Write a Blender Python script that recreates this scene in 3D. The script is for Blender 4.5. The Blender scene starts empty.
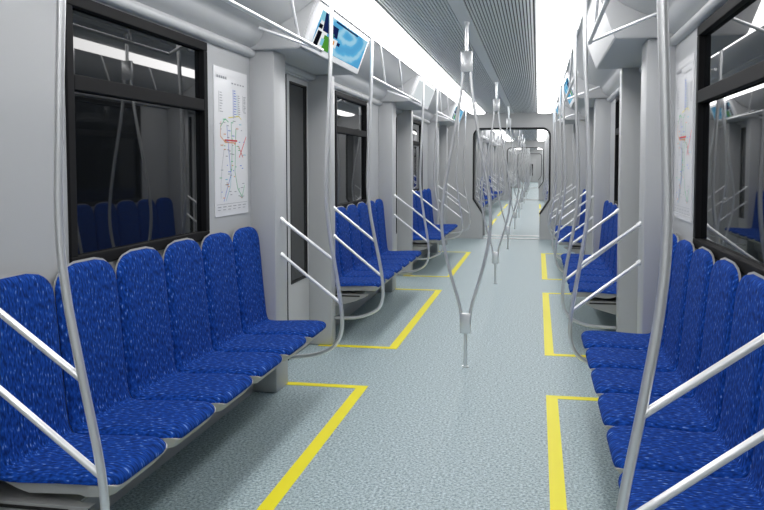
import bpy, bmesh, math, random
from mathutils import Vector, Matrix
random.seed(7)
PI = math.pi
scene = bpy.context.scene
C = scene.collection

# ------------------------------------------------------------------ materials
def principled(name, col, rough=0.5, metal=0.0, spec=0.5, ior=1.45):
    m = bpy.data.materials.new(name); m.use_nodes = True
    b = m.node_tree.nodes['Principled BSDF']
    b.inputs['Base Color'].default_value = (*col, 1)
    b.inputs['Roughness'].default_value = rough
    b.inputs['Metallic'].default_value = metal
    b.inputs['Specular IOR Level'].default_value = spec
    b.inputs['IOR'].default_value = ior
    return m
def nodes(m): return m.node_tree.nodes, m.node_tree.links, m.node_tree.nodes['Principled BSDF']

M = {}
def wall_mat(name, col, rough, amt):
    m = principled(name, col, rough, 0, 0.4)
    n, l, b = nodes(m)
    tc = n.new('ShaderNodeTexCoord'); nz = n.new('ShaderNodeTexNoise')
    nz.inputs['Scale'].default_value = 260; nz.inputs['Detail'].default_value = 2
    bp = n.new('ShaderNodeBump'); bp.inputs['Strength'].default_value = amt; bp.inputs['Distance'].default_value = 0.002
    l.new(tc.outputs['Object'], nz.inputs['Vector']); l.new(nz.outputs['Fac'], bp.inputs['Height'])
    l.new(bp.outputs['Normal'], b.inputs['Normal'])
    return m
M['wall'] = wall_mat('wall_panel_grey', (0.45, 0.46, 0.47), 0.42, 0.03)
M['pillar'] = wall_mat('pillar_grey', (0.48, 0.49, 0.50), 0.38, 0.03)
M['cove'] = wall_mat('cove_white', (0.50, 0.51, 0.52), 0.45, 0.03)
M['door'] = wall_mat('door_grey', (0.53, 0.535, 0.54), 0.38, 0.03)
M['endwall'] = wall_mat('end_wall_grey', (0.50, 0.505, 0.51), 0.45, 0.03)
M['shell'] = principled('seat_shell_grey', (0.42, 0.42, 0.41), 0.4)
M['frame_grey'] = principled('bench_grey', (0.34, 0.345, 0.34), 0.45)
M['slot'] = principled('dark_slot', (0.012, 0.012, 0.012), 0.6)
M['black'] = principled('black_frame', (0.010, 0.010, 0.011), 0.6, 0, 0.12)
M['rubber'] = principled('black_rubber', (0.012, 0.013, 0.014), 0.55)
M['steel'] = principled('satin_steel', (0.80, 0.81, 0.82), 0.30, 0.75)
M['whitebar'] = principled('bright_satin_bar', (0.86, 0.87, 0.88), 0.28, 0.45)
M['rail'] = principled('rail_steel', (0.78, 0.79, 0.80), 0.30, 0.6)
M['yellow'] = principled('yellow_paint', (0.90, 0.80, 0.010), 0.5)
M['slat'] = principled('ceiling_slat', (0.86, 0.87, 0.88), 0.5)
M['back'] = principled('ceiling_cavity', (0.07, 0.07, 0.072), 0.8)
M['strip'] = principled('ceiling_strip', (0.78, 0.79, 0.80), 0.5)
M['casing'] = principled('screen_casing', (0.72, 0.73, 0.745), 0.35)
M['sill'] = principled('sill_metal_shine', (0.92, 0.92, 0.92), 0.45, 0.1)  # near-white base paints in the light reflected by the metal sill plate
M['bellows'] = principled('bellows_grey', (0.22, 0.225, 0.23), 0.6)
M['sheet'] = principled('map_sheet', (0.80, 0.80, 0.815), 0.25)
def glass_mat(name, col, ior):
    m = principled(name, col, 0.02, 0, 0.5, ior)
    return m
M['glass'] = glass_mat('dark_window_glass', (0.006, 0.007, 0.008), 1.62)
M['dglass'] = glass_mat('door_glass', (0.035, 0.037, 0.038), 1.35)
# floor: fine speckled grey green rubber
m = principled('floor_speckle', (0.4, 0.46, 0.47), 0.48, 0, 0.3); n, l, b = nodes(m)
tc = n.new('ShaderNodeTexCoord'); v = n.new('ShaderNodeTexNoise'); v.inputs['Scale'].default_value = 70; v.inputs['Detail'].default_value = 3; v.inputs['Roughness'].default_value = 0.75
r = n.new('ShaderNodeValToRGB'); e = r.color_ramp.elements
e[0].position = 0.36; e[0].color = (0.15, 0.21, 0.23, 1); e[1].position = 0.60; e[1].color = (0.50, 0.61, 0.64, 1)
k = r.color_ramp.elements.new(0.48); k.color = (0.33, 0.415, 0.44, 1)
k = r.color_ramp.elements.new(0.68); k.color = (0.70, 0.79, 0.81, 1)
l.new(tc.outputs['Object'], v.inputs['Vector']); l.new(v.outputs['Fac'], r.inputs['Fac']); l.new(r.outputs['Color'], b.inputs['Base Color'])
M['floor'] = m
# blue upholstery with light flecks along the seat profile (uses the mesh UVs, in metres)
m = principled('blue_fabric', (0.01, 0.05, 0.4), 0.9, 0, 0.15); n, l, b = nodes(m)
uv = n.new('ShaderNodeUVMap'); uv.uv_map = 'UVMap'
mp = n.new('ShaderNodeMapping'); mp.inputs['Scale'].default_value = (105, 38, 1); mp.inputs['Rotation'].default_value = (0, 0, 0.12)
nz = n.new('ShaderNodeTexNoise'); nz.inputs['Scale'].default_value = 1.0; nz.inputs['Detail'].default_value = 1.0
r = n.new('ShaderNodeValToRGB'); e = r.color_ramp.elements
e[0].position = 0.34; e[0].color = (0.003, 0.022, 0.135, 1); e[1].position = 0.58; e[1].color = (0.007, 0.058, 0.335, 1)
k = r.color_ramp.elements.new(0.66); k.color = (0.012, 0.075, 0.38, 1)
k = r.color_ramp.elements.new(0.70); k.color = (0.10, 0.21, 0.54, 1)
k = r.color_ramp.elements.new(0.76); k.color = (0.19, 0.31, 0.62, 1)
l.new(uv.outputs['UV'], mp.inputs['Vector']); l.new(mp.outputs['Vector'], nz.inputs['Vector'])
l.new(nz.outputs['Fac'], r.inputs['Fac']); l.new(r.outputs['Color'], b.inputs['Base Color'])
n2 = n.new('ShaderNodeTexNoise'); n2.inputs['Scale'].default_value = 420
bp = n.new('ShaderNodeBump'); bp.inputs['Strength'].default_value = 0.25; bp.inputs['Distance'].default_value = 0.002
tc = n.new('ShaderNodeTexCoord'); l.new(tc.outputs['Object'], n2.inputs['Vector']); l.new(n2.outputs['Fac'], bp.inputs['Height']); l.new(bp.outputs['Normal'], b.inputs['Normal'])
M['fabric'] = m
def emis(name, col, s):
    m = bpy.data.materials.new(name); m.use_nodes = True; n = m.node_tree.nodes; n.clear()
    o = n.new('ShaderNodeOutputMaterial'); e = n.new('ShaderNodeEmission')
    e.inputs['Color'].default_value = (*col, 1); e.inputs['Strength'].default_value = s
    m.node_tree.links.new(e.outputs[0], o.inputs[0]); return m
M['light'] = emis('light_diffuser', (1.0, 0.99, 0.985), 7.1)
# picture on the passenger screen: swirling pale blue water
m = bpy.data.materials.new('screen_water'); m.use_nodes = True; n = m.node_tree.nodes; n.clear(); l = m.node_tree.links
o = n.new('ShaderNodeOutputMaterial'); em = n.new('ShaderNodeEmission'); em.inputs['Strength'].default_value = 0.9
uv = n.new('ShaderNodeUVMap'); uv.uv_map = 'UVMap'
mp = n.new('ShaderNodeMapping'); mp.inputs['Location'].default_value = (-0.55, -0.5, 0); mp.inputs['Scale'].default_value = (1.0, 0.7, 1)
wv = n.new('ShaderNodeTexWave'); wv.wave_type = 'RINGS'; wv.rings_direction = 'SPHERICAL'; wv.inputs['Scale'].default_value = 1.1; wv.inputs['Distortion'].default_value = 3.5; wv.inputs['Detail'].default_value = 7; wv.inputs['Detail Scale'].default_value = 3
r = n.new('ShaderNodeValToRGB'); e = r.color_ramp.elements
e[0].position = 0.1; e[0].color = (0.10, 0.40, 0.70, 1); e[1].position = 0.95; e[1].color = (0.36, 0.66, 0.84, 1)
k = r.color_ramp.elements.new(0.55); k.color = (0.12, 0.47, 0.76, 1)
l.new(uv.outputs['UV'], mp.inputs['Vector']); l.new(mp.outputs['Vector'], wv.inputs['Vector']); l.new(wv.outputs['Fac'], r.inputs['Fac'])
l.new(r.outputs['Color'], em.inputs['Color']); l.new(em.outputs[0], o.inputs[0])
M['water'] = m
for nm, col in dict(scr_navy=(0.01, 0.02, 0.09), scr_black=(0.006, 0.006, 0.01), scr_white=(0.85, 0.88, 0.9), scr_green=(0.08, 0.30, 0.04), scr_teal=(0.06, 0.2, 0.2), scr_orange=(0.75, 0.3, 0.05), scr_pale=(0.72, 0.78, 0.80), scr_cyan=(0.25, 0.62, 0.78)).items():
    M[nm] = emis(nm, col, 0.9)
for nm, col in dict(ink_pale=(0.66, 0.66, 0.68), ink_grey=(0.30, 0.31, 0.33), ink_blue=(0.12, 0.22, 0.60), ink_green=(0.10, 0.45, 0.22), ink_red=(0.70, 0.06, 0.06), ink_yellow=(0.72, 0.62, 0.10), ink_orange=(0.70, 0.32, 0.12), ink_teal=(0.15, 0.45, 0.55)).items():
    M[nm] = principled(nm, col, 0.4)

# ------------------------------------------------------------------ mesh helpers
def obj(name, bm, mats, parent=None, smooth=False, origin=None):
    me = bpy.data.meshes.new(name)
    if origin is not None: bmesh.ops.translate(bm, verts=bm.verts, vec=-Vector(origin))
    bmesh.ops.recalc_face_normals(bm, faces=bm.faces)
    bm.to_mesh(me); bm.free()
    if not isinstance(mats, (list, tuple)): mats = [mats]
    for q in mats: me.materials.append(q)
    if smooth:
        for p in me.polygons: p.use_smooth = True
        if smooth != 'all':
            me.set_sharp_from_angle(angle=math.radians(38))
    o = bpy.data.objects.new(name, me); C.objects.link(o)
    if origin is not None: o.location = origin
    if parent: o.parent = parent
    return o
def tag(o, label, cat, group=None):
    o['label'] = label; o['category'] = cat
    if group: o['group'] = group
    return o
def thing(name, label, cat, loc=(0, 0, 0), rz=0, group=None):
    o = bpy.data.objects.new(name, None); C.objects.link(o); o.empty_display_size = 0.1
    o.location = loc; o.rotation_euler = (0, 0, rz)
    return tag(o, label, cat, group)
def struct(name, bm, mat, parent=None, smooth=False):
    o = obj(name, bm, mat, parent, smooth)
    if parent is None: o['kind'] = 'structure'
    return o
KIDS = {}
def kids(o): return [c for c in C.objects if c.parent == o]
def dup(root, loc, rz, label, group=None):
    r = root.copy(); C.objects.link(r); r.location = loc; r.rotation_euler = (0, 0, rz); r['label'] = label
    if group: r['group'] = group
    elif 'group' in r: del r['group']
    if root not in KIDS: KIDS[root] = [(c, kids(c)) for c in kids(root)]
    for c, gs in KIDS[root]:
        d = c.copy(); C.objects.link(d); d.parent = r
        for g in gs:
            h = g.copy(); C.objects.link(h); h.parent = d
    return r
def box(bm, x0, x1, y0, y1, z0, z1, bev=0, mi=0):
    vs = [bm.verts.new((x, y, z)) for x in (x0, x1) for y in (y0, y1) for z in (z0, z1)]
    fs = [bm.faces.new([vs[i] for i in q]) for q in ((0, 1, 3, 2), (4, 6, 7, 5), (0, 4, 5, 1), (2, 3, 7, 6), (0, 2, 6, 4), (1, 5, 7, 3))]
    for f in fs: f.material_index = mi
    if bev:
        es = {e for f in fs for e in f.edges}
        bmesh.ops.bevel(bm, geom=list(es), offset=bev, segments=2, affect='EDGES', profile=0.5)
def quad(bm, pts, mi=0):
    f = bm.faces.new([bm.verts.new(p) for p in pts]); f.material_index = mi; return f
def prism(bm, prof, y0, y1, closed=True, mi=0):
    """profile of (x,z) points extruded along y"""
    a = [bm.verts.new((x, y0, z)) for x, z in prof]; b = [bm.verts.new((x, y1, z)) for x, z in prof]
    n = len(prof)
    for i in range(n if closed else n - 1):
        j = (i + 1) % n
        f = bm.faces.new((a[i], a[j], b[j], b[i])); f.material_index = mi
    if closed:
        bm.faces.new(a[::-1]).material_index = mi; bm.faces.new(b).material_index = mi
def catmull(pts, n=8):
    pts = [Vector(p) for p in pts]; out = []
    P = [2 * pts[0] - pts[1]] + pts + [2 * pts[-1] - pts[-2]]
    for i in range(1, len(P) - 2):
        p0, p1, p2, p3 = P[i - 1:i + 3]
        for s in range(n):
            t = s / n
            out.append(0.5 * ((2 * p1) + (-p0 + p2) * t + (2 * p0 - 5 * p1 + 4 * p2 - p3) * t * t + (-p0 + 3 * p1 - 3 * p2 + p3) * t ** 3))
    return out + [pts[-1]]
def tube(bm, pts, r, seg=12, mi=0):
    pts = [Vector(p) for p in pts]; n = len(pts)
    tan = [(pts[min(i + 1, n - 1)] - pts[max(i - 1, 0)]).normalized() for i in range(n)]
    up = Vector((0, 1, 0)) if abs(tan[0].y) < 0.9 else Vector((1, 0, 0))
    nrm = (up - tan[0] * up.dot(tan[0])).normalized(); rings = []
    for i in range(n):
        nrm = (nrm - tan[i] * nrm.dot(tan[i])).normalized(); bi = tan[i].cross(nrm)
        rr = r[i] if isinstance(r, (list, tuple)) else r
        rings.append([bm.verts.new(pts[i] + (nrm * math.cos(2 * PI * k / seg) + bi * math.sin(2 * PI * k / seg)) * rr) for k in range(seg)])
    for i in range(n - 1):
        for k in range(seg):
            bm.faces.new((rings[i][k], rings[i][(k + 1) % seg], rings[i + 1][(k + 1) % seg], rings[i + 1][k])).material_index = mi
    bm.faces.new(rings[0][::-1]).material_index = mi; bm.faces.new(rings[-1]).material_index = mi
def B(): return bmesh.new()

# ------------------------------------------------------------------ measures (metres; x across, y along the train, z up)
P = 4.45                      # module length
WX, PX, DX = 1.355, 1.186, 1.385
D0 = 6.035                    # centre of the first doorway in view
END = 17.09                   # end bulkhead of this carriage
GANG = 17.79                  # start of the next carriage
D2 = 19.70                    # its first doorway
END2 = GANG + 18.35
GANG3 = END2 + 0.7
D3 = GANG3 + 1.85
END3 = GANG3 + 18.35
GANG4 = END3 + 0.7
D4 = GANG4 + 1.85
END4 = GANG4 + 18.35
CEIL = 2.63
SIDE = {-1: 'left', 1: 'right'}

# ------------------------------------------------------------------ shell of a carriage
def carriage(y0, y1, doors, near):
    L = y1 - y0
    bm = B(); box(bm, -1.5, 1.5, y0, y1, -0.06, 0); struct('floor', bm, M['floor'])
    # ceiling: cavity, slatted panels and a plain strip along the middle
    bm = B(); box(bm, -0.53, 0.53, y0, y1, CEIL + 0.0125, CEIL + 0.05); struct('ceiling', bm, M['back'])
    bm = B(); box(bm, -0.05, 0.05, y0, y1, CEIL - 0.006, CEIL + 0.02); struct('ceiling', bm, M['strip'])
    y = y0
    while y < y1 - 0.1:
        ye = min(y + 1.78, y1)
        for s in (-1, 1):
            bm = B()
            pitch = 0.0235
            for i in range(19):
                x = 0.056 + pitch * (i + 0.5)
                box(bm, s * x - 0.0072, s * x + 0.0072, y + 0.005, ye - 0.005, CEIL, CEIL + 0.012)
            struct('ceiling', bm, M['slat'])
        y = ye
    for s in (-1, 1):
        S = SIDE[s]
        # cove between the light and the window head, with the rounded moulding below
        prof = [(0.855, 2.64), (0.90, 2.625), (0.97, 2.575), (1.05, 2.515), (1.14, 2.47), (1.215, 2.44), (1.243, 2.427), (1.252, 2.41), (1.258, 2.392), (1.292, 2.352), (1.336, 2.330)]
        for a in range(70, -91, -20):
            prof.append((WX - 0.014 - 0.028 * math.cos(math.radians(a)), 2.297 + 0.027 * math.sin(math.radians(a))))
        prof += [(WX + 0.03, 2.27), (WX + 0.03, 2.70), (0.855, 2.70)]
        bm = B(); prism(bm, [(s * x, z) for x, z in prof], y0, y1); struct('trim_cove_' + S, bm, M['cove'], smooth=True)
        # wall panels between the doorways, doors in the gaps
        edges = [y0] + [q for d in doors for q in (d - 0.68, d + 0.68)] + [y1]
        for i in range(0, len(edges), 2):
            a, b = edges[i], edges[i + 1]
            if b - a < 0.05: continue
            wy = win_of(a, b, doors)
            bm = B()
            X0, X1 = (WX, WX + 0.09) if s > 0 else (-WX - 0.09, -WX)
            if wy:
                w0, w1 = wy
                box(bm, X0, X1, a, w0, 0, 2.30); box(bm, X0, X1, w1, b, 0, 2.30)
                box(bm, X0, X1, w0, w1, 0, 1.12); box(bm, X0, X1, w0, w1, 2.26, 2.30)
            else: box(bm, X0, X1, a, b, 0, 2.30)
            struct('wall_' + S, bm, M['wall'])
            if wy: window(s, w0, w1)
        for d in doors: doorway(s, d, near and d < 3)
WINN = [0]
def win_of(a, b, doors):
    if b - a < 2.5: return None
    c = (a + b) / 2 - 0.095
    return (c - 0.715, c + 0.715) if b - a > 3 else None
def window(s, w0, w1):
    WINN[0] += 1
    e = bpy.data.objects.new('window_%d' % WINN[0], None); C.objects.link(e); e['kind'] = 'structure'
    e.location = (s * WX, (w0 + w1) / 2, 1.12); o = e.location
    def xs(a, b): return (WX + a, WX + b) if s > 0 else (-WX - b, -WX - a)
    bm = B(); X = xs(-0.012, 0.05)
    f = 0.052
    box(bm, *X, w0, w1, 1.12, 1.170, 0.004); box(bm, *X, w0, w1, 2.21, 2.26, 0.004)
    box(bm, *X, w0, w0 + f, 1.170, 2.21, 0.004); box(bm, *X, w1 - f, w1, 1.170, 2.21, 0.004)
    p = obj('window_frame', bm, M['black'], None, origin=o); p.parent = e; p.location = (0, 0, 0)
    bm = B(); box(bm, *X, w0 + f, w1 - f, 1.865, 1.930, 0.004)
    p = obj('window_transom', bm, M['black'], None, origin=o); p.parent = e; p.location = (0, 0, 0)
    for z0, z1 in ((1.170, 1.865), (1.930, 2.21)):
        bm = B(); box(bm, *xs(0.018, 0.030), w0 + f, w1 - f, z0, z1)
        p = obj('window_pane', bm, M['glass'], None, origin=o); p.parent = e; p.location = (0, 0, 0)
DOORN = [0]
def doorway(s, d, shift):
    S = SIDE[s]
    def X(a, b): return (a, b) if s > 0 else (-b, -a)
    # jamb pillars either side
    for y0, y1 in ((d - 0.875, d - 0.615), ((d + 0.615, d + 0.765) if not shift else (d + 0.50, d + 0.69))):
        bm = B(); box(bm, *X(PX, DX + 0.06), y0, y1, 0, 2.318, 0.016); struct('trim_pillar_' + S, bm, M['pillar'], smooth=True)
    # lintel
    bm = B(); box(bm, *X(WX, DX + 0.06), d - 0.613, d + 0.613, 2.26, 2.32); struct('trim_lintel_' + S, bm, M['pillar'])
    DOORN[0] += 1
    e = bpy.data.objects.new('door_%d' % DOORN[0], None); C.objects.link(e); e['kind'] = 'structure'; e.location = (s * DX, d, 0)
    for h, (y0, y1) in enumerate(((d - 0.612, d - 0.004), (d + 0.004, d + 0.612))):
        w0, w1 = (y0 + 0.06, y1 - 0.09) if h == 0 else (y0 + 0.09, y1 - 0.06)
        bm = B(); XX = X(DX, DX + 0.035)
        box(bm, *XX, y0, w0, 0.01, 2.26); box(bm, *XX, w1, y1, 0.01, 2.26)
        box(bm, *XX, w0, w1, 0.01, 0.60); box(bm, *XX, w0, w1, 2.215, 2.26)
        lf = obj('door_leaf', bm, M['door'], None, origin=e.location); lf.parent = e; lf.location = (0, 0, 0)
        bm = B(); XX = X(DX - 0.006, DX + 0.02); t = 0.014
        box(bm, *XX, w0, w1, 0.60, 0.60 + t); box(bm, *XX, w0, w1, 2.215 - t, 2.215); box(bm, *XX, w0, w0 + t, 0.60, 2.215); box(bm, *XX, w1 - t, w1, 0.60, 2.215)
        g = obj('window_seal', bm, M['rubber'], None, origin=e.location); g.parent = lf; g.location = (0, 0, 0)
        bm = B(); box(bm, *X(DX + 0.008, DX + 0.018), w0 + t, w1 - t, 0.60 + t, 2.215 - t)
        g = obj('window_pane', bm, M['dglass'], None, origin=e.location); g.parent = lf; g.location = (0, 0, 0)
    bm = B(); box(bm, *X(DX - 0.006, DX + 0.03), d - 0.0039, d + 0.0039, 0.01, 2.26)
    g = obj('seam_seal', bm, M['rubber'], None, origin=e.location); g.parent = e; g.location = (0, 0, 0)

carriage(-1.6, END, [D0 - P, D0, D0 + P, D0 + 2 * P], True)
carriage(GANG, END2, [D2 + k * P for k in range(4)], False)
carriage(GANG3, END3, [D3 + k * P for k in range(4)], False)
carriage(GANG4, END4, [D4 + k * P for k in range(4)], False)
bm = B(); box(bm, -1.5, 1.5, -1.7, -1.6, 0, 2.74); struct('wall_rear', bm, M['endwall'])
bm = B(); box(bm, -1.6, 1.6, -1.7, END4 + 0.1, 2.70, 2.78); struct('ceiling', bm, M['back'])

# end bulkheads with the gangway openings
def opening(inset=0.0):
    w, h, r = 0.79 - inset, 2.315 - inset, 0.16
    pts = [(0.59 - inset, 0.0), (0.59 - inset, 0.53), (w, 0.83)]
    for a in range(0, 91, 15):
        pts.append((w - r + r * math.cos(math.radians(a)), h - r + r * math.sin(math.radians(a))))
    return pts + [(-x, z) for x, z in pts[::-1]]
def bulkhead(y0, y1, name):
    bm = B(); inner = opening()
    outer = []
    for x, z in inner:
        if z < 0.01: outer.append((math.copysign(1.46, x), 0.0))
        elif z < 0.6: outer.append((math.copysign(1.46, x), 0.5))
        elif z < 0.9: outer.append((math.copysign(1.46, x), 0.8))
        else:
            k = len(outer); outer.append(None)
    idx = [i for i, q in enumerate(outer) if q is None]
    half = len(idx) // 2
    for c, i in enumerate(idx):
        sg = 1 if c < half else -1
        m = c if c < half else len(idx) - 1 - c
        t = m / (half - 1)
        outer[i] = (sg * 1.46, 2.70) if 0.3 < t < 0.7 else ((sg * 1.46, 0.8 + (2.70 - .8) * (t + .05) / .35 * .95) if t <= 0.3 else (sg * (1.46 - (t - 0.65) / .35 * 0.9), 2.70))
    rings = []
    for y in (y0, y1):
        rings.append(([bm.verts.new((x, y, z)) for x, z in inner], [bm.verts.new((x, y, z)) for x, z in outer]))
    n = len(inner)
    for i in range(n - 1):
        for a, b in rings:
            if (a[i].co - a[i + 1].co).length > 1e-6: bm.faces.new((a[i], a[i + 1], b[i + 1], b[i]))
        bm.faces.new((rings[0][0][i], rings[0][0][i + 1], rings[1][0][i + 1], rings[1][0][i]))
    bmesh.ops.remove_doubles(bm, verts=bm.verts, dist=1e-5)
    struct(name, bm, M['endwall'])
def seal(y):
    bm = B(); pts = [p for p in opening(0.0) if p[1] >= 0.5]
    tube(bm, [(x * 0.995, y, z) for x, z in pts], 0.018, 8)
    struct('trim_gangway_seal', bm, M['rubber'], smooth=True)
def gangway(y0, y1):
    bm = B(); pts = opening(-0.03); n = 16
    # pleated bellows tunnel
    rings = []
    for k in range(n + 1):
        d = 0.02 * (k % 2)
        rings.append([bm.verts.new((x + math.copysign(d, x), y0 + (y1 - y0) * k / n, z + (d if z > 1 else 0))) for x, z in pts])
    for a, b in zip(rings, rings[1:]):
        for i in range(len(pts) - 1): bm.faces.new((a[i], a[i + 1], b[i + 1], b[i]))
    struct('wall_gangway', bm, M['bellows'])
    bm = B(); box(bm, -0.7, 0.7, y0, y1, -0.05, 0.004); struct('floor', bm, M['floor'])
    for y in (y0 - 0.05, y1 - 0.05):
        bm = B(); box(bm, -0.58, 0.58, y, y + 0.13, 0.0045, 0.012); struct('trim_sill', bm, M['sill'])
for a, b, nm in ((END, GANG, 'wall_end'), (END2, GANG3, 'wall_end_next'), (END3, GANG4, 'wall_end_third')):
    bulkhead(a - 0.06, a, nm); bulkhead(b, b + 0.06, nm); seal(a - 0.06); gangway(a, b)
bm = B(); box(bm, -1.5, 1.5, END4, END4 + 0.1, 0, 2.74); struct('wall_far_end', bm, M['endwall'])
e = bpy.data.objects.new('door_far_end', None); C.objects.link(e); e['kind'] = 'structure'; e.location = (0, END4, 0)
bm = B(); box(bm, -0.42, 0.42, -0.03, 0, 0.02, 2.1, 0.01); lf = obj('door_leaf', bm, M['door'], e)
bm = B(); box(bm, -0.16, 0.12, -0.036, -0.028, 0.6, 1.65); obj('window_pane', bm, M['black'], lf)

# ------------------------------------------------------------------ over-door boxes, screens, lights, rails
def doorbox(s, d):
    bm = B(); y0, y1 = d - 0.915, d + 0.69
    prism(bm, [(s * x, z) for x, z in ((1.40, 2.316), (1.005, 2.316), (0.995, 2.322), (0.875, 2.64), (0.875, 2.69), (1.40, 2.69))], y0, y1)
    bmesh.ops.bevel(bm, geom=[e for e in bm.edges], offset=0.006, segments=2, affect='EDGES')
    struct('trim_doorhead_' + SIDE[s], bm, M['cove'], smooth=True)
def on_face(s, t, y, lift):
    """point on the tilted front of the over-door box, t=0 bottom .. 1 top"""
    a, b = Vector((0.995, 0, 2.322)), Vector((0.875, 0, 2.64)); d = (b - a)
    nrm = Vector((-d.z, 0, d.x)).normalized()
    q = a + d * t + nrm * lift
    return Vector((s * q.x, y, q.z))
def screen(s, y0, y1, label, group, picture):
    t = thing('display_screen', label, 'screen', on_face(s, 0.5, (y0 + y1) / 2, 0.0), 0, group)
    o = Vector(t.location)
    def slab(bm, ya, yb, ta, tb, la, lb, mi=0):
        p = [on_face(s, q, y, l) - o for l in (la, lb) for y in (ya, yb) for q in (ta, tb)]
        vs = [bm.verts.new(q) for q in p]
        for f in ((0, 1, 3, 2), (4, 6, 7, 5), (0, 4, 5, 1), (2, 3, 7, 6), (0, 2, 6, 4), (1, 5, 7, 3)): bm.faces.new([vs[i] for i in f]).material_index = mi
    bm = B(); slab(bm, y0, y1, 0.02, 0.95, 0.0005, 0.026); bmesh.ops.bevel(bm, geom=list(bm.edges), offset=0.004, segments=2, affect='EDGES')
    obj('casing', bm, M['casing'], t, True)
    ya, yb = y0 + 0.10, y1 - 0.05
    bm = B(); uvl = bm.loops.layers.uv.new('UVMap')
    def q(u0, u1, v0, v1, mi, lift, sk=0.0):
        # u runs along the car away from the camera, v upwards
        vs = [bm.verts.new(on_face(s, 0.15 + 0.70 * v, ya + (yb - ya) * u, 0.0262 + lift) - o) for u, v in ((u0, v0), (u1, v0), (u1 + sk, v1), (u0 + sk, v1))]
        f = bm.faces.new(vs); f.material_index = mi
        for lp, (u, v) in zip(f.loops, ((u0, v0), (u1, v0), (u1, v1), (u0, v1))): lp[uvl].uv = (u, v)
    mats = [M['water'] if picture else M['scr_pale']]
    q(0, 1, 0, 1, 0, 0.0008)
    if picture:
        mats += [M[k] for k in ('scr_white', 'scr_navy', 'scr_green', 'scr_black', 'scr_orange', 'scr_teal', 'scr_cyan')]
        q(0.0, 0.17, 0.0, 0.75, 1, 0.0012, 0.03); q(0.0, 0.14, 0.72, 1.0, 7, 0.0012)
        q(0.10, 0.24, 0.50, 1.0, 2, 0.0015, -0.04); q(0.02, 0.09, 0.02, 0.45, 4, 0.0018, 0.01); q(0.02, 0.08, 0.52, 0.64, 4, 0.0018)
        q(0.17, 0.30, 0.0, 0.42, 3, 0.0016, -0.02); q(0.24, 0.38, 0.50, 0.80, 2, 0.0016, -0.03); q(0.30, 0.40, 0.22, 0.46, 1, 0.0019)
        q(0.32, 0.35, 0.28, 0.40, 5, 0.0022); q(0.26, 0.31, 0.44, 0.58, 6, 0.0022); q(0.12, 0.17, 0.1, 0.3, 7, 0.0021)
        q(0.40, 0.46, 0.32, 0.42, 2, 0.0019); q(0.27, 0.75, 0.92, 0.97, 2, 0.0017)
    obj('display', bm, mats, t)
    return t
def light_strip(s, y0, y1, label, group=None):
    t = thing('ceiling_light', label, 'ceiling light', (s * 0.68, (y0 + y1) / 2, CEIL), 0, group)
    o = Vector(t.location)
    prof = [(0.527, CEIL + 0.01), (0.530, CEIL - 0.018), (0.545, CEIL - 0.032), (0.60, CEIL - 0.040), (0.68, CEIL - 0.042), (0.75, CEIL - 0.038), (0.815, CEIL - 0.024), (0.838, CEIL - 0.010), (0.842, CEIL + 0.01)]
    bm = B(); prism(bm, [(s * x - o.x, z - o.z) for x, z in prof], y0 - o.y, y1 - o.y); obj('diffuser', bm, M['light'], t, True)
    bm = B()
    for x0, x1 in ((0.512, 0.526), (0.843, 0.853)):
        a, b = sorted((s * x0 - o.x, s * x1 - o.x)); box(bm, a, b, y0 - o.y, y1 - o.y, -0.004, 0.045)
    a, b = sorted((s * 0.516 - o.x, s * 0.844 - o.x)); box(bm, a, b, y0 - o.y, y1 - o.y, 0.030, 0.045)
    obj('housing', bm, M['casing'], t)
    return t
def luggage_rail(s, y0, y1, label, group=None, struts=(0.62, 1.60)):
    t = thing('overhead_rail', label, 'rail', (s * 0.845, (y0 + y1) / 2, 2.297), 0, group)
    o = Vector(t.location); R = lambda x, y, z: Vector((s * x, y, z)) - o
    bm = B(); tube(bm, [R(0.845, y0, 2.297), R(0.845, y1, 2.297)], 0.012); obj('rail_bar', bm, M['rail'], t, True)
    for yy in [y0 + q for q in struts]:
        bm = B(); tube(bm, [R(0.845, yy, 2.297), R(0.856, yy - 0.20, 2.638)], 0.009, 10); obj('strut', bm, M['rail'], t, True)
    bm = B(); tube(bm, [R(0.845, y1 - 0.012, 2.297), R(1.215, y1 - 0.15, 2.43)], 0.011, 10); obj('brace', bm, M['rail'], t, True)
    bm = B(); tube(bm, [R(0.845, y1 - 0.004, 2.297), R(0.845, y1 + 0.006, 2.297)], 0.016); obj('end_cap', bm, M['rail'], t, True)
    return t

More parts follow.
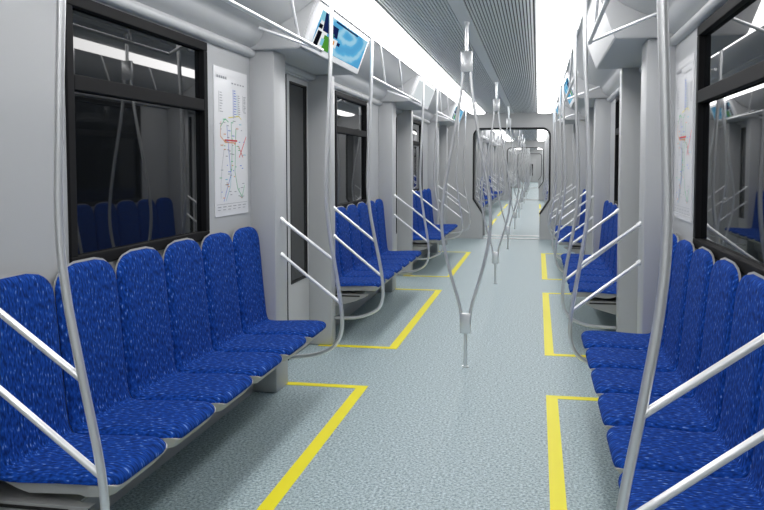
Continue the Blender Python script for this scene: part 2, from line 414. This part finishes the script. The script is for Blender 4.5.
# ------------------------------------------------------------------ grab poles
def grab_pole(name, label, s, y, dy, group=None, lean=0.0):
    """curved stanchion with two sloping side bars to the pillar; dy = how far along the car the bars reach"""
    t = thing(name, label, 'grab pole', (s * 0.84, y, 0), 0, group)
    o = Vector((0.84, 0, 0))
    def R(x, z, yy=0): return Vector((s * (x - 0.84), yy, z))
    pts = [R(0.822, 2.638), R(0.832, 2.2), R(0.852, 1.75), R(0.864, 1.40), R(0.852, 1.18), R(0.820, 0.95), R(0.776, 0.68), R(0.758, 0.52), R(0.763, 0.42), R(0.795, 0.34), R(0.86, 0.285), R(0.98, 0.245), R(1.184, 0.222)]
    pts = [p + Vector((-s * lean * max(0, min(1, (1.3 - p.z) / 0.6)) * (1 if k < 10 else 0), 0, 0)) for k, p in enumerate(pts)]
    yy = [0] * 10 + [0, dy * 0.35, dy]
    pts = [p + Vector((0, v, 0)) for p, v in zip(pts, yy)]
    bm = B(); tube(bm, catmull(pts, 8), 0.0137, 14); obj('pole', bm, M['steel'], t, 'all')
    for (x0, z0), (x1, z1) in (((0.812, 0.905), (1.190, 1.187)), ((0.766, 0.612), (1.190, 0.943))):
        bm = B(); x0 -= lean * max(0, min(1, (1.3 - z0) / 0.6)); tube(bm, [R(x0, z0), R(x1, z1, dy)], 0.0115, 12); h = obj('side_bar', bm, M['whitebar'], t, True)
        a, b = R(x1, z1, dy), R(x0, z0); d = (b - a).normalized()
        bm = B(); tube(bm, [a, a + d * 0.03], 0.016, 12); obj('bar_socket', bm, M['whitebar'], h, True)
    bm = B(); tube(bm, [R(0.822, 2.615), R(0.822, 2.638)], 0.026, 14); obj('ceiling_flange', bm, M['steel'], t, True)
    return t
def loop_pole(label, y, group=None):
    t = thing('centre_pole', label, 'grab pole', (0.010, y, 0), 0, group)
    bm = B(); tube(bm, [(0, 0, 2.33), (0, 0, 2.622)], 0.0135, 14); obj('upper_stem', bm, M['steel'], t, True)
    bm = B(); tube(bm, [(0, 0, 2.598), (0, 0, 2.624)], 0.024, 14); obj('ceiling_flange', bm, M['steel'], t, True)
    for z0, z1 in ((2.25, 2.405), (0.265, 0.42)):
        bm = B(); box(bm, -0.043, 0.043, -0.018, 0.018, z0, z1, 0.005); obj('clamp', bm, M['steel'], t, True)
    for s in (-1, 1):
        pts = [(s * 0.028, 0, 2.38), (s * 0.029, 0, 2.24), (s * 0.044, 0, 2.08), (s * 0.090, 0, 1.80), (s * 0.145, 0, 1.50), (s * 0.180, 0, 1.25), (s * 0.184, 0, 1.08), (s * 0.160, 0, 0.90), (s * 0.105, 0, 0.68), (s * 0.042, 0, 0.46), (s * 0.028, 0, 0.30)]
        bm = B(); tube(bm, catmull(pts, 8), 0.0122, 12); obj('curved_bar', bm, M['steel'], t, 'all')
    bm = B(); tube(bm, [(0, 0, 0.0), (0, 0, 0.30)], 0.0145, 14); obj('lower_stem', bm, M['steel'], t, True)
    bm = B(); tube(bm, [(0, 0, 0.0005), (0, 0, 0.012)], 0.026, 16); obj('floor_flange', bm, M['steel'], t, True)
    return t

# ------------------------------------------------------------------ seats (local: wall at x=0, aisle towards +x, seat centred on y=0)
SW = 0.468
def seat_profile(n=34):
    pts = [(0.524, 0.476), (0.521, 0.490), (0.504, 0.498), (0.44, 0.500), (0.33, 0.497), (0.22, 0.491), (0.150, 0.491), (0.110, 0.502), (0.092, 0.54), (0.084, 0.60), (0.072, 0.72), (0.058, 0.88), (0.044, 1.04), (0.036, 1.11), (0.031, 1.150)]
    return catmull([(x, 0, z) for x, z in pts], 3)
def seat_surface(bm, half, thick, bulge, grow, rf, rt, uvl, mi=0):
    prof = seat_profile(); n = len(prof); L = [0]
    for a, b in zip(prof, prof[1:]): L.append(L[-1] + (b - a).length)
    T = L[-1]; NU = 20; front, back = [], []
    for i in range(n):
        tan = (prof[min(i + 1, n - 1)] - prof[max(i - 1, 0)]).normalized()
        nr = Vector((tan.z, 0, -tan.x))            # towards the sitter
        if nr.z < 0 and i < 6: nr = -nr
        v = L[i]
        dt = T - v; w = half
        if dt < rt: w = half - 0.155 * (1 - math.sqrt(max(0, 1 - (1 - dt / rt) ** 2)))
        if v < rf: w = min(w, half - 0.085 * (1 - math.sqrt(max(0, 1 - (1 - v / rf) ** 2))))
        fr, bk = [], []
        for j in range(NU + 1):
            u = -1 + 2 * j / NU
            edge = min(1, (1 - abs(u) ** 10)); ends = min(1, math.sqrt(max(0, min(v, dt) + 0.0005) / 0.03))
            h = grow + bulge * edge * ends
            p = prof[i] + nr * h; fr.append((bm.verts.new((p.x, u * w, p.z)), u * w, v))
            p = prof[i] - nr * thick; bk.append((bm.verts.new((p.x, u * w, p.z)), u * w, v))
        front.append(fr); back.append(bk)
    def face(q):
        f = bm.faces.new([a[0] for a in q]); f.material_index = mi
        for lp, a in zip(f.loops, q): lp[uvl].uv = (a[1], a[2])
    for i in range(n - 1):
        for j in range(NU):
            face((front[i][j], front[i][j + 1], front[i + 1][j + 1], front[i + 1][j]))
            face((back[i][j], back[i + 1][j], back[i + 1][j + 1], back[i][j + 1]))
        face((front[i][0], front[i + 1][0], back[i + 1][0], back[i][0]))
        face((front[i][NU], back[i][NU], back[i + 1][NU], front[i + 1][NU]))
    for i in (0, n - 1):
        for j in range(NU): face((front[i][j], front[i][j + 1], back[i][j + 1], back[i][j]))
def make_seat(label, loc, rz, group):
    t = thing('passenger_seat', label, 'seat', loc, rz, group)
    bm = B(); uvl = bm.loops.layers.uv.new('UVMap'); seat_surface(bm, SW / 2 - 0.0028, 0.0, 0.024, 0.001, 0.085, 0.105, uvl)
    obj('upholstery', bm, M['fabric'], t, 'all')
    bm = B(); uvl = bm.loops.layers.uv.new('UVMap')
    # grey shell: thin along the back, deep under the front lip
    prof = seat_profile(); n = len(prof); L = [0]
    for a, b in zip(prof, prof[1:]): L.append(L[-1] + (b - a).length)
    T = L[-1]; NU = 16; half = SW / 2 - 0.0012; rt, rf = 0.110, 0.083; fr, bk = [], []
    for i in range(n):
        tan = (prof[min(i + 1, n - 1)] - prof[max(i - 1, 0)]).normalized(); nr = Vector((tan.z, 0, -tan.x))
        if nr.z < 0 and i < 6: nr = -nr
        v = L[i]; dt = T - v; w = half
        if dt < rt: w = half - 0.155 * (1 - math.sqrt(max(0, 1 - (1 - dt / rt) ** 2)))
        if v < rf: w = min(w, half - 0.080 * (1 - math.sqrt(max(0, 1 - (1 - v / rf) ** 2))))
        if v >= rf and dt >= 0.10: w = min(w, half - 0.022 * min(1, (v - rf) / 0.05, (dt - 0.10) / 0.05))
        if v >= rf: w -= 0.0025
        ext = 0.008 * max(0, 1 - v / 0.05); exz = 0.010 * max(0, 1 - dt / 0.08)
        seatpart = max(0, min(1, (0.42 - v) / 0.1)); th = 0.014 + 0.034 * seatpart
        a, b = [], []
        for j in range(NU + 1):
            u = -1 + 2 * j / NU
            p = prof[i] - nr * 0.0015 + Vector((ext, 0, exz)); a.append(bm.verts.new((p.x, u * w, p.z)))
            q = prof[i] - nr * 0.009 - Vector((0, 0, 1)) * (th - 0.014) + Vector((ext, 0, exz)) * 0.6
            if q.x < 0.004: q.x = 0.004
            b.append(bm.verts.new((q.x - 0.02 * seatpart * max(0, 1 - v / 0.06), u * (w - 0.012 * seatpart * (v < rf)), q.z)))
        fr.append(a); bk.append(b)
    for i in range(n - 1):
        for j in range(NU):
            bm.faces.new((fr[i][j], fr[i][j + 1], fr[i + 1][j + 1], fr[i + 1][j])); bm.faces.new((bk[i][j], bk[i + 1][j], bk[i + 1][j + 1], bk[i][j + 1]))
        bm.faces.new((fr[i][0], fr[i + 1][0], bk[i + 1][0], bk[i][0])); bm.faces.new((fr[i][NU], bk[i][NU], bk[i + 1][NU], fr[i + 1][NU]))
    for i in (0, n - 1):
        for j in range(NU): bm.faces.new((fr[i][j], fr[i][j + 1], bk[i][j + 1], bk[i][j]))
    obj('shell', bm, M['shell'], t, True)
    return t
def make_base(label, loc, rz, group):
    L = SW * 6 / 2
    t = thing('cantilever_bench', label, 'bench base', loc, rz, group)
    bm = B(); prism(bm, [(0.0, 0.419), (0.10, 0.419), (0.06, 0.16), (0.0, 0.12)], -L + 0.05, L - 0.05); obj('wall_bracket', bm, M['frame_grey'], t, True)
    bm = B()
    for y in (-L + 0.004, L - 0.044):
        vs = [(0.004, 0.422), (0.455, 0.424), (0.425, 0.402), (0.34, 0.365), (0.20, 0.325), (0.004, 0.29)]
        prism(bm, vs, y, y + 0.04)
    prism(bm, [(0.004, 0.420), (0.39, 0.420), (0.33, 0.395), (0.20, 0.36), (0.004, 0.33)], -L + 0.044, L - 0.044)
    obj('cantilever_tray', bm, M['frame_grey'], t, True)
    for y in (-L - 0.0005, L - 0.0035):
        bm = B(); box(bm, 0.04, 0.38, y, y + 0.004, 0.402, 0.414, 0.002); obj('slot', bm, M['slot'], t)
    return t

# ------------------------------------------------------------------ fill this carriage
ORD = ['nearest', 'second', 'third', 'fourth', 'fifth', 'farthest']
WHERE = {(-1, 0): 'left front bench below the big dark window', (-1, 1): 'second left bench, beyond the first left doorway', (-1, 2): 'third left bench, near the carriage end wall',
         (1, 0): 'right front bench beside the foreground pole', (1, 1): 'second right bench, beyond the first right doorway', (1, 2): 'third right bench, near the carriage end wall'}
proto_seat = proto_base = None
BL = SW * 6
def bench(s, yc, lab, group, glab=None):
    """six seats and a base; lab(i) gives the label of seat i from the near end"""
    global proto_seat, proto_base
    rz = 0 if s < 0 else PI; loc = (s * (WX - 0.002), yc, 0)
    bl = glab or lab(None)
    if proto_base is None: proto_base = make_base(bl, loc, rz, group + ' bases' if glab else None)
    else: dup(proto_base, loc, rz, bl, 'bench bases in the carriages beyond the gangway' if glab else 'bench bases under the blue seats')
    for i in range(6):
        y = yc - BL / 2 + SW * (i + 0.5); l2 = (s * (WX - 0.002), y, 0)
        if proto_seat is None: proto_seat = make_seat(lab(i), l2, rz, group)
        else: dup(proto_seat, l2, rz, lab(i), group)
for s in (-1, 1):
    for k in range(3):
        yc = 3.759 + k * P
        w = WHERE[(s, k)]
        bench(s, yc, lambda i, w=w: ('grey wall-hung tray carrying the %s' % w) if i is None else ('blue seat, %s of six on the %s' % (ORD[i], w)), 'blue seats of the benches in this carriage')
proto_base['group'] = 'bench bases under the blue seats'
PW = {(-1, 2.22): 'left foreground', (1, 2.27): 'right foreground'}
for s in (-1, 1):
    S = SIDE[s]
    names = [('in the %s foreground by the front bench' % S), ('at the far end of the %s front bench' % S), ('at the near end of the second %s bench' % S),
             ('at the far end of the second %s bench' % S), ('at the near end of the third %s bench' % S), ('at the far end of the third %s bench' % S), ('on the %s beside the carriage end wall, last of its row' % S)]
    ys = [2.175 if s < 0 else 2.12, 5.28, 6.635, 5.28 + P, 6.635 + P, 5.28 + 2 * P, 6.635 + 2 * P]
    for i, (y, nm) in enumerate(zip(ys, names)):
        grab_pole('grab_pole', 'curved steel grab pole, ' + nm, s, y, 0.0 if i % 2 else (0.11 if i else 0.0), 'steel grab poles at the bench ends', 0.0 if i % 2 else (0.024 if s < 0 else 0.008))
for y, nm in ((6.11, 'nearest and largest in the aisle'), (6.11 + P, 'second in the aisle'), (6.11 + 2 * P, 'third in the aisle')):
    loop_pole('lens-shaped double steel pole standing on floor, ' + nm, y, 'double steel poles down the middle of the aisle')
for s in (-1, 1):
    S = SIDE[s]
    light_strip(s, -1.55, END - 0.42, 'long glowing white light strip along the %s edge of the ceiling' % S, 'ceiling light strips')
    for k, nm in ((-1, 'over the front bench'), (0, 'over the second bench'), (1, 'over the third bench')):
        luggage_rail(s, D0 + 0.695 + k * P, D0 + 0.695 + k * P + 2.82, 'thin steel overhead rail with leaning struts, %s side, %s' % (S, nm), 'overhead steel rails', (0.62, 2.32) if k < 0 else (0.62, 1.60))
    for k in range(-1, 3): doorbox(s, D0 + k * P)
    for k, nm in ((0, 'first'), (1, 'second'), (2, 'third')):
        if s > 0 and k == 0: continue
        pic = k != 1
        lab = {(-1, 0): 'large wide screen showing blue water, over the first left doorway', (-1, 1): 'blank pale wide screen over the second left doorway', (-1, 2): 'small distant blue screen over the third left doorway',
               (1, 0): 'white-cased screen seen edge-on over the first right doorway', (1, 1): 'small blue screen over the second right doorway', (1, 2): 'farthest small screen over the third right doorway'}[(s, k)]
        screen(s, D0 - 0.895 + k * P, D0 + 0.685 + k * P, lab, 'screens over the doorways', pic if s < 0 else True)

# route maps on the wall beside the first windows
def route_map(s, y0, y1, z0, z1, label, group):
    t = thing('route_map', label, 'poster', (s * (WX - 0.001), (y0 + y1) / 2, z0), 0, group)
    o = Vector(t.location); W = y1 - y0; H = z1 - z0
    def pt(u, v, l):
        yy = y0 + W * (u if s < 0 else 1 - u)
        return Vector((s * (WX - 0.001 - l), yy, z1 - H * v)) - o
    bm = B(); a = [pt(u, v, l) for l in (0, 0.005) for u in (0, 1) for v in (0, 1)]; vs = [bm.verts.new(q) for q in a]
    for f in ((0, 1, 3, 2), (4, 6, 7, 5), (0, 4, 5, 1), (2, 3, 7, 6), (0, 2, 6, 4), (1, 5, 7, 3)): bm.faces.new([vs[i] for i in f])
    obj('sheet', bm, M['sheet'], t)
    inks = ['ink_grey', 'ink_blue', 'ink_green', 'ink_red', 'ink_yellow', 'ink_orange', 'ink_teal']; ix = {k[4:]: i for i, k in enumerate(inks)}
    rnd = random.Random(3)
    bm = B()
    def line(pts, c, w=0.007, lift=0.0056):
        for (u0, v0), (u1, v1) in zip(pts, pts[1:]):
            d = Vector(((u1 - u0) * W, (v1 - v0) * H)); n = Vector((-d.y, d.x)).normalized() * w / 2
            q = [(u0 * W + n.x, v0 * H + n.y), (u1 * W + n.x, v1 * H + n.y), (u1 * W - n.x, v1 * H - n.y), (u0 * W - n.x, v0 * H - n.y)]
            quad(bm, [pt(a / W, b / H, lift) for a, b in q], ix[c])
    line([(.13, .16), (.13, .30)], 'grey'); line([(.55, .13), (.55, .33)], 'blue'); line([(.67, .16), (.67, .31)], 'teal', .005); line([(.85, .16), (.85, .27)], 'grey', .005)
    line([(.40, .33), (.72, .31), (.80, .33)], 'yellow'); line([(.16, .40), (.30, .34), (.40, .36)], 'green'); line([(.18, .36), (.16, .46), (.30, .50), (.62, .50)], 'orange')
    line([(.28, .485), (.66, .485)], 'red', .010, .006); line([(.95, .45), (.80, .55), (.72, .60)], 'red', .009); line([(.70, .52), (.84, .60)], 'red', .008)
    line([(.48, .36), (.50, .52), (.48, .70)], 'green'); line([(.35, .38), (.40, .56), (.46, .72), (.36, .80), (.24, .90)], 'blue', .007, .0058); line([(.62, .40), (.60, .56), (.58, .70), (.66, .82), (.80, .88), (.88, .80)], 'green', .007, .0058)
    line([(.26, .55), (.20, .66), (.16, .78), (.16, .88)], 'grey', .005); line([(.46, .72), (.44, .80), (.30, .90)], 'teal', .006, .0059)
    def name(u, v, w, c='grey', h=.006): quad(bm, [pt(u, v, .0062), pt(u + w, v, .0062), pt(u + w, v + h, .0062), pt(u, v + h, .0062)], ix[c])
    for q in range(5): name(.07 + q * .06, .055, .045, 'grey', .018)
    for q in range(5): name(.50 + q * .085, .085, .055, 'grey', .010)
    for q in range(8): name(.15, .165 + q * .018, .05 + .05 * rnd.random())
    for q in range(11): name(.57, .135 + q * .018, .04 + .04 * rnd.random(), 'blue'); name(.69, .165 + q * .014, .04 + .04 * rnd.random()); name(.87, .165 + q * .011, .03 + .05 * rnd.random())
    for q in range(70):
        u, v = .12 + .74 * rnd.random(), .34 + .55 * rnd.random()
        name(u, v, .03 + .05 * rnd.random(), rnd.choice(['grey', 'grey', 'grey', 'blue', 'green', 'teal', 'orange']))
    for q in range(6): name(.06 + q * .15, .935, .10, 'grey', .006); name(.06 + q * .15, .955, .08, 'grey', .005)
    for u in (.03, .97): quad(bm, [pt(u - .004, .045, .0062), pt(u + .004, .045, .0062), pt(u + .004, .965, .0062), pt(u - .004, .965, .0062)], 7)
    for v in (.045, .965): quad(bm, [pt(.03, v - .002, .0062), pt(.97, v - .002, .0062), pt(.97, v + .002, .0062), pt(.03, v + .002, .0062)], 7)
    quad(bm, [pt(.04, .918, .0062), pt(.96, .918, .0062), pt(.96, .921, .0062), pt(.04, .921, .0062)], 0)
    obj('map_print', bm, [M[k] for k in inks] + [M['ink_pale']], t)
route_map(-1, 4.53, 5.085, 1.24, 2.146, 'white transit route map on left wall between dark window and pillar', 'route maps')
route_map(1, 4.53, 5.085, 1.24, 2.146, 'white transit route map on right wall behind the foreground pole', 'route maps')

# yellow floor outlines in front of the benches
def marking(s, y0, y1, near_line, label):
    t = thing('floor_marking', label, 'floor marking', (s * 0.615, (y0 + y1) / 2, 0), 0, 'yellow floor outlines')
    o = Vector(t.location); w = 0.075
    def flat(x0, x1, a, b):
        a_, b_ = sorted((s * x0 - o.x, s * x1 - o.x)); bm = B(); box(bm, a_, b_, a - o.y, b - o.y, 0.0003, 0.0018); return bm
    obj('aisle_line', flat(0.612, 0.612 + w, y0, y1), M['yellow'], t)
    obj('cross_line', flat(0.612 + w, 1.30, y1 - w, y1), M['yellow'], t)
    if near_line: obj('cross_line', flat(0.612 + w, 1.30, y0, y0 + w), M['yellow'], t)
for s in (-1, 1):
    S = SIDE[s]
    marking(s, 2.16, 5.456, False, 'yellow floor line in front of the %s front bench' % S)
    marking(s, 6.61, 9.906, True, 'yellow floor outline in front of the second %s bench' % S)
    marking(s, 11.06, 14.356, True, 'yellow floor outline in front of the third %s bench' % S)

# ------------------------------------------------------------------ the carriages beyond the gangway (things too far off to tell apart share a label)
proto_pole = {}
def far_carriage(d0, y1, where, seats):
    for s in (-1, 1):
        S = SIDE[s]
        light_strip(s, d0 - 1.4, y1 - 0.42, 'white ceiling light strip on the %s in the %s carriage beyond the gangway' % (S, where))
        for k in range(4):
            doorbox(s, d0 + k * P)
            for q, (off, dy) in enumerate(((-0.755, 0.0), (0.60, 0.11))):
                lab = 'thin steel grab pole on the %s of the %s carriage beyond the gangway' % (S, where); g = 'grab poles on the %s in the %s carriage beyond' % (S, where)
                if (s, q) not in proto_pole: proto_pole[(s, q)] = grab_pole('grab_pole', lab, s, d0 + off + k * P, dy, g)
                else: dup(proto_pole[(s, q)], (s * 0.84, d0 + off + k * P, 0), 0, lab, g)
        for k in range(3):
            lab = 'thin overhead steel rail on the %s in the %s carriage beyond the gangway' % (S, where); g = 'overhead rails on the %s in the %s carriage beyond' % (S, where)
            if ('r', s) not in proto_pole: proto_pole[('r', s)] = luggage_rail(s, d0 + 0.695 + k * P, d0 + 0.695 + k * P + 2.82, lab, g)
            else: dup(proto_pole[('r', s)], (s * 0.845, d0 + 0.695 + k * P + 1.41, 2.297), 0, lab, g)
            if seats:
                lab = 'blue seat on the %s side of the %s carriage beyond the gangway' % (S, where)
                bench(s, d0 + P / 2 - 0.05 + k * P, lambda i, lab=lab: lab, 'blue seats on the %s in the %s carriage beyond' % (S, where), 'grey bench base on the %s of the %s carriage beyond the gangway' % (S, where))
                if s < 0 or k == 0:
                    pass
    for k in range(4):
        lab = 'distant double steel pole in the aisle of the %s carriage beyond the gangway' % where; g = 'aisle poles in the %s carriage beyond' % where
        if 'l' not in proto_pole: proto_pole['l'] = loop_pole(lab, d0 + k * P, g)
        else: dup(proto_pole['l'], (0.010, d0 + k * P, 0), 0, lab, g)
far_carriage(D2, END2, 'next', True)
far_carriage(D3, END3, 'third', False)
for s in (-1, 1): light_strip(s, D4 - 1.4, END4 - 0.42, 'white ceiling light strip on the %s in the farthest carriage' % SIDE[s])
for s in (-1, 1):
    for k in range(3):
        t = thing('floor_marking', 'yellow floor line on the %s in the next carriage beyond the gangway' % SIDE[s], 'floor marking', (s * 0.6, D2 + (k + 0.5) * P, 0), 0, 'yellow floor lines on the %s in the next carriage' % SIDE[s])
        a, b = sorted((0, s * 0.075)); bm = B(); box(bm, a, b, -1.67, 1.67, 0.0003, 0.0018); obj('aisle_line', bm, M['yellow'], t)

# ------------------------------------------------------------------ world, camera, view
w = bpy.data.worlds.new('tunnel_dark'); scene.world = w; w.use_nodes = True
w.node_tree.nodes['Background'].inputs['Color'].default_value = (0.004, 0.004, 0.005, 1)
cam = bpy.data.cameras.new('camera'); co = bpy.data.objects.new('camera', cam); C.objects.link(co); scene.camera = co
cam.sensor_fit = 'HORIZONTAL'; cam.sensor_width = 36; cam.lens = 804.2517 / 764 * 36
cam.shift_y = -(255 - 212.6961) / 764
cam.clip_start = 0.05; cam.clip_end = 300
R = Vector((0.98181153, 0.18985223, -0.00149741)); U = Vector((-0.00968927, 0.05798118, 0.99827065)); F = Vector((-0.18961073, 0.98009914, -0.05876612))
co.matrix_world = Matrix(((R.x, U.x, -F.x, 0.5424), (R.y, U.y, -F.y, 0.0), (R.z, U.z, -F.z, 1.55), (0, 0, 0, 1)))
scene.view_settings.view_transform = 'Standard'; scene.view_settings.look = 'None'
scene.view_settings.exposure = 0.0; scene.view_settings.gamma = 1.0; scene.view_settings.use_curve_mapping = False
scene.cycles.max_bounces = 10; scene.cycles.diffuse_bounces = 6; scene.cycles.glossy_bounces = 5
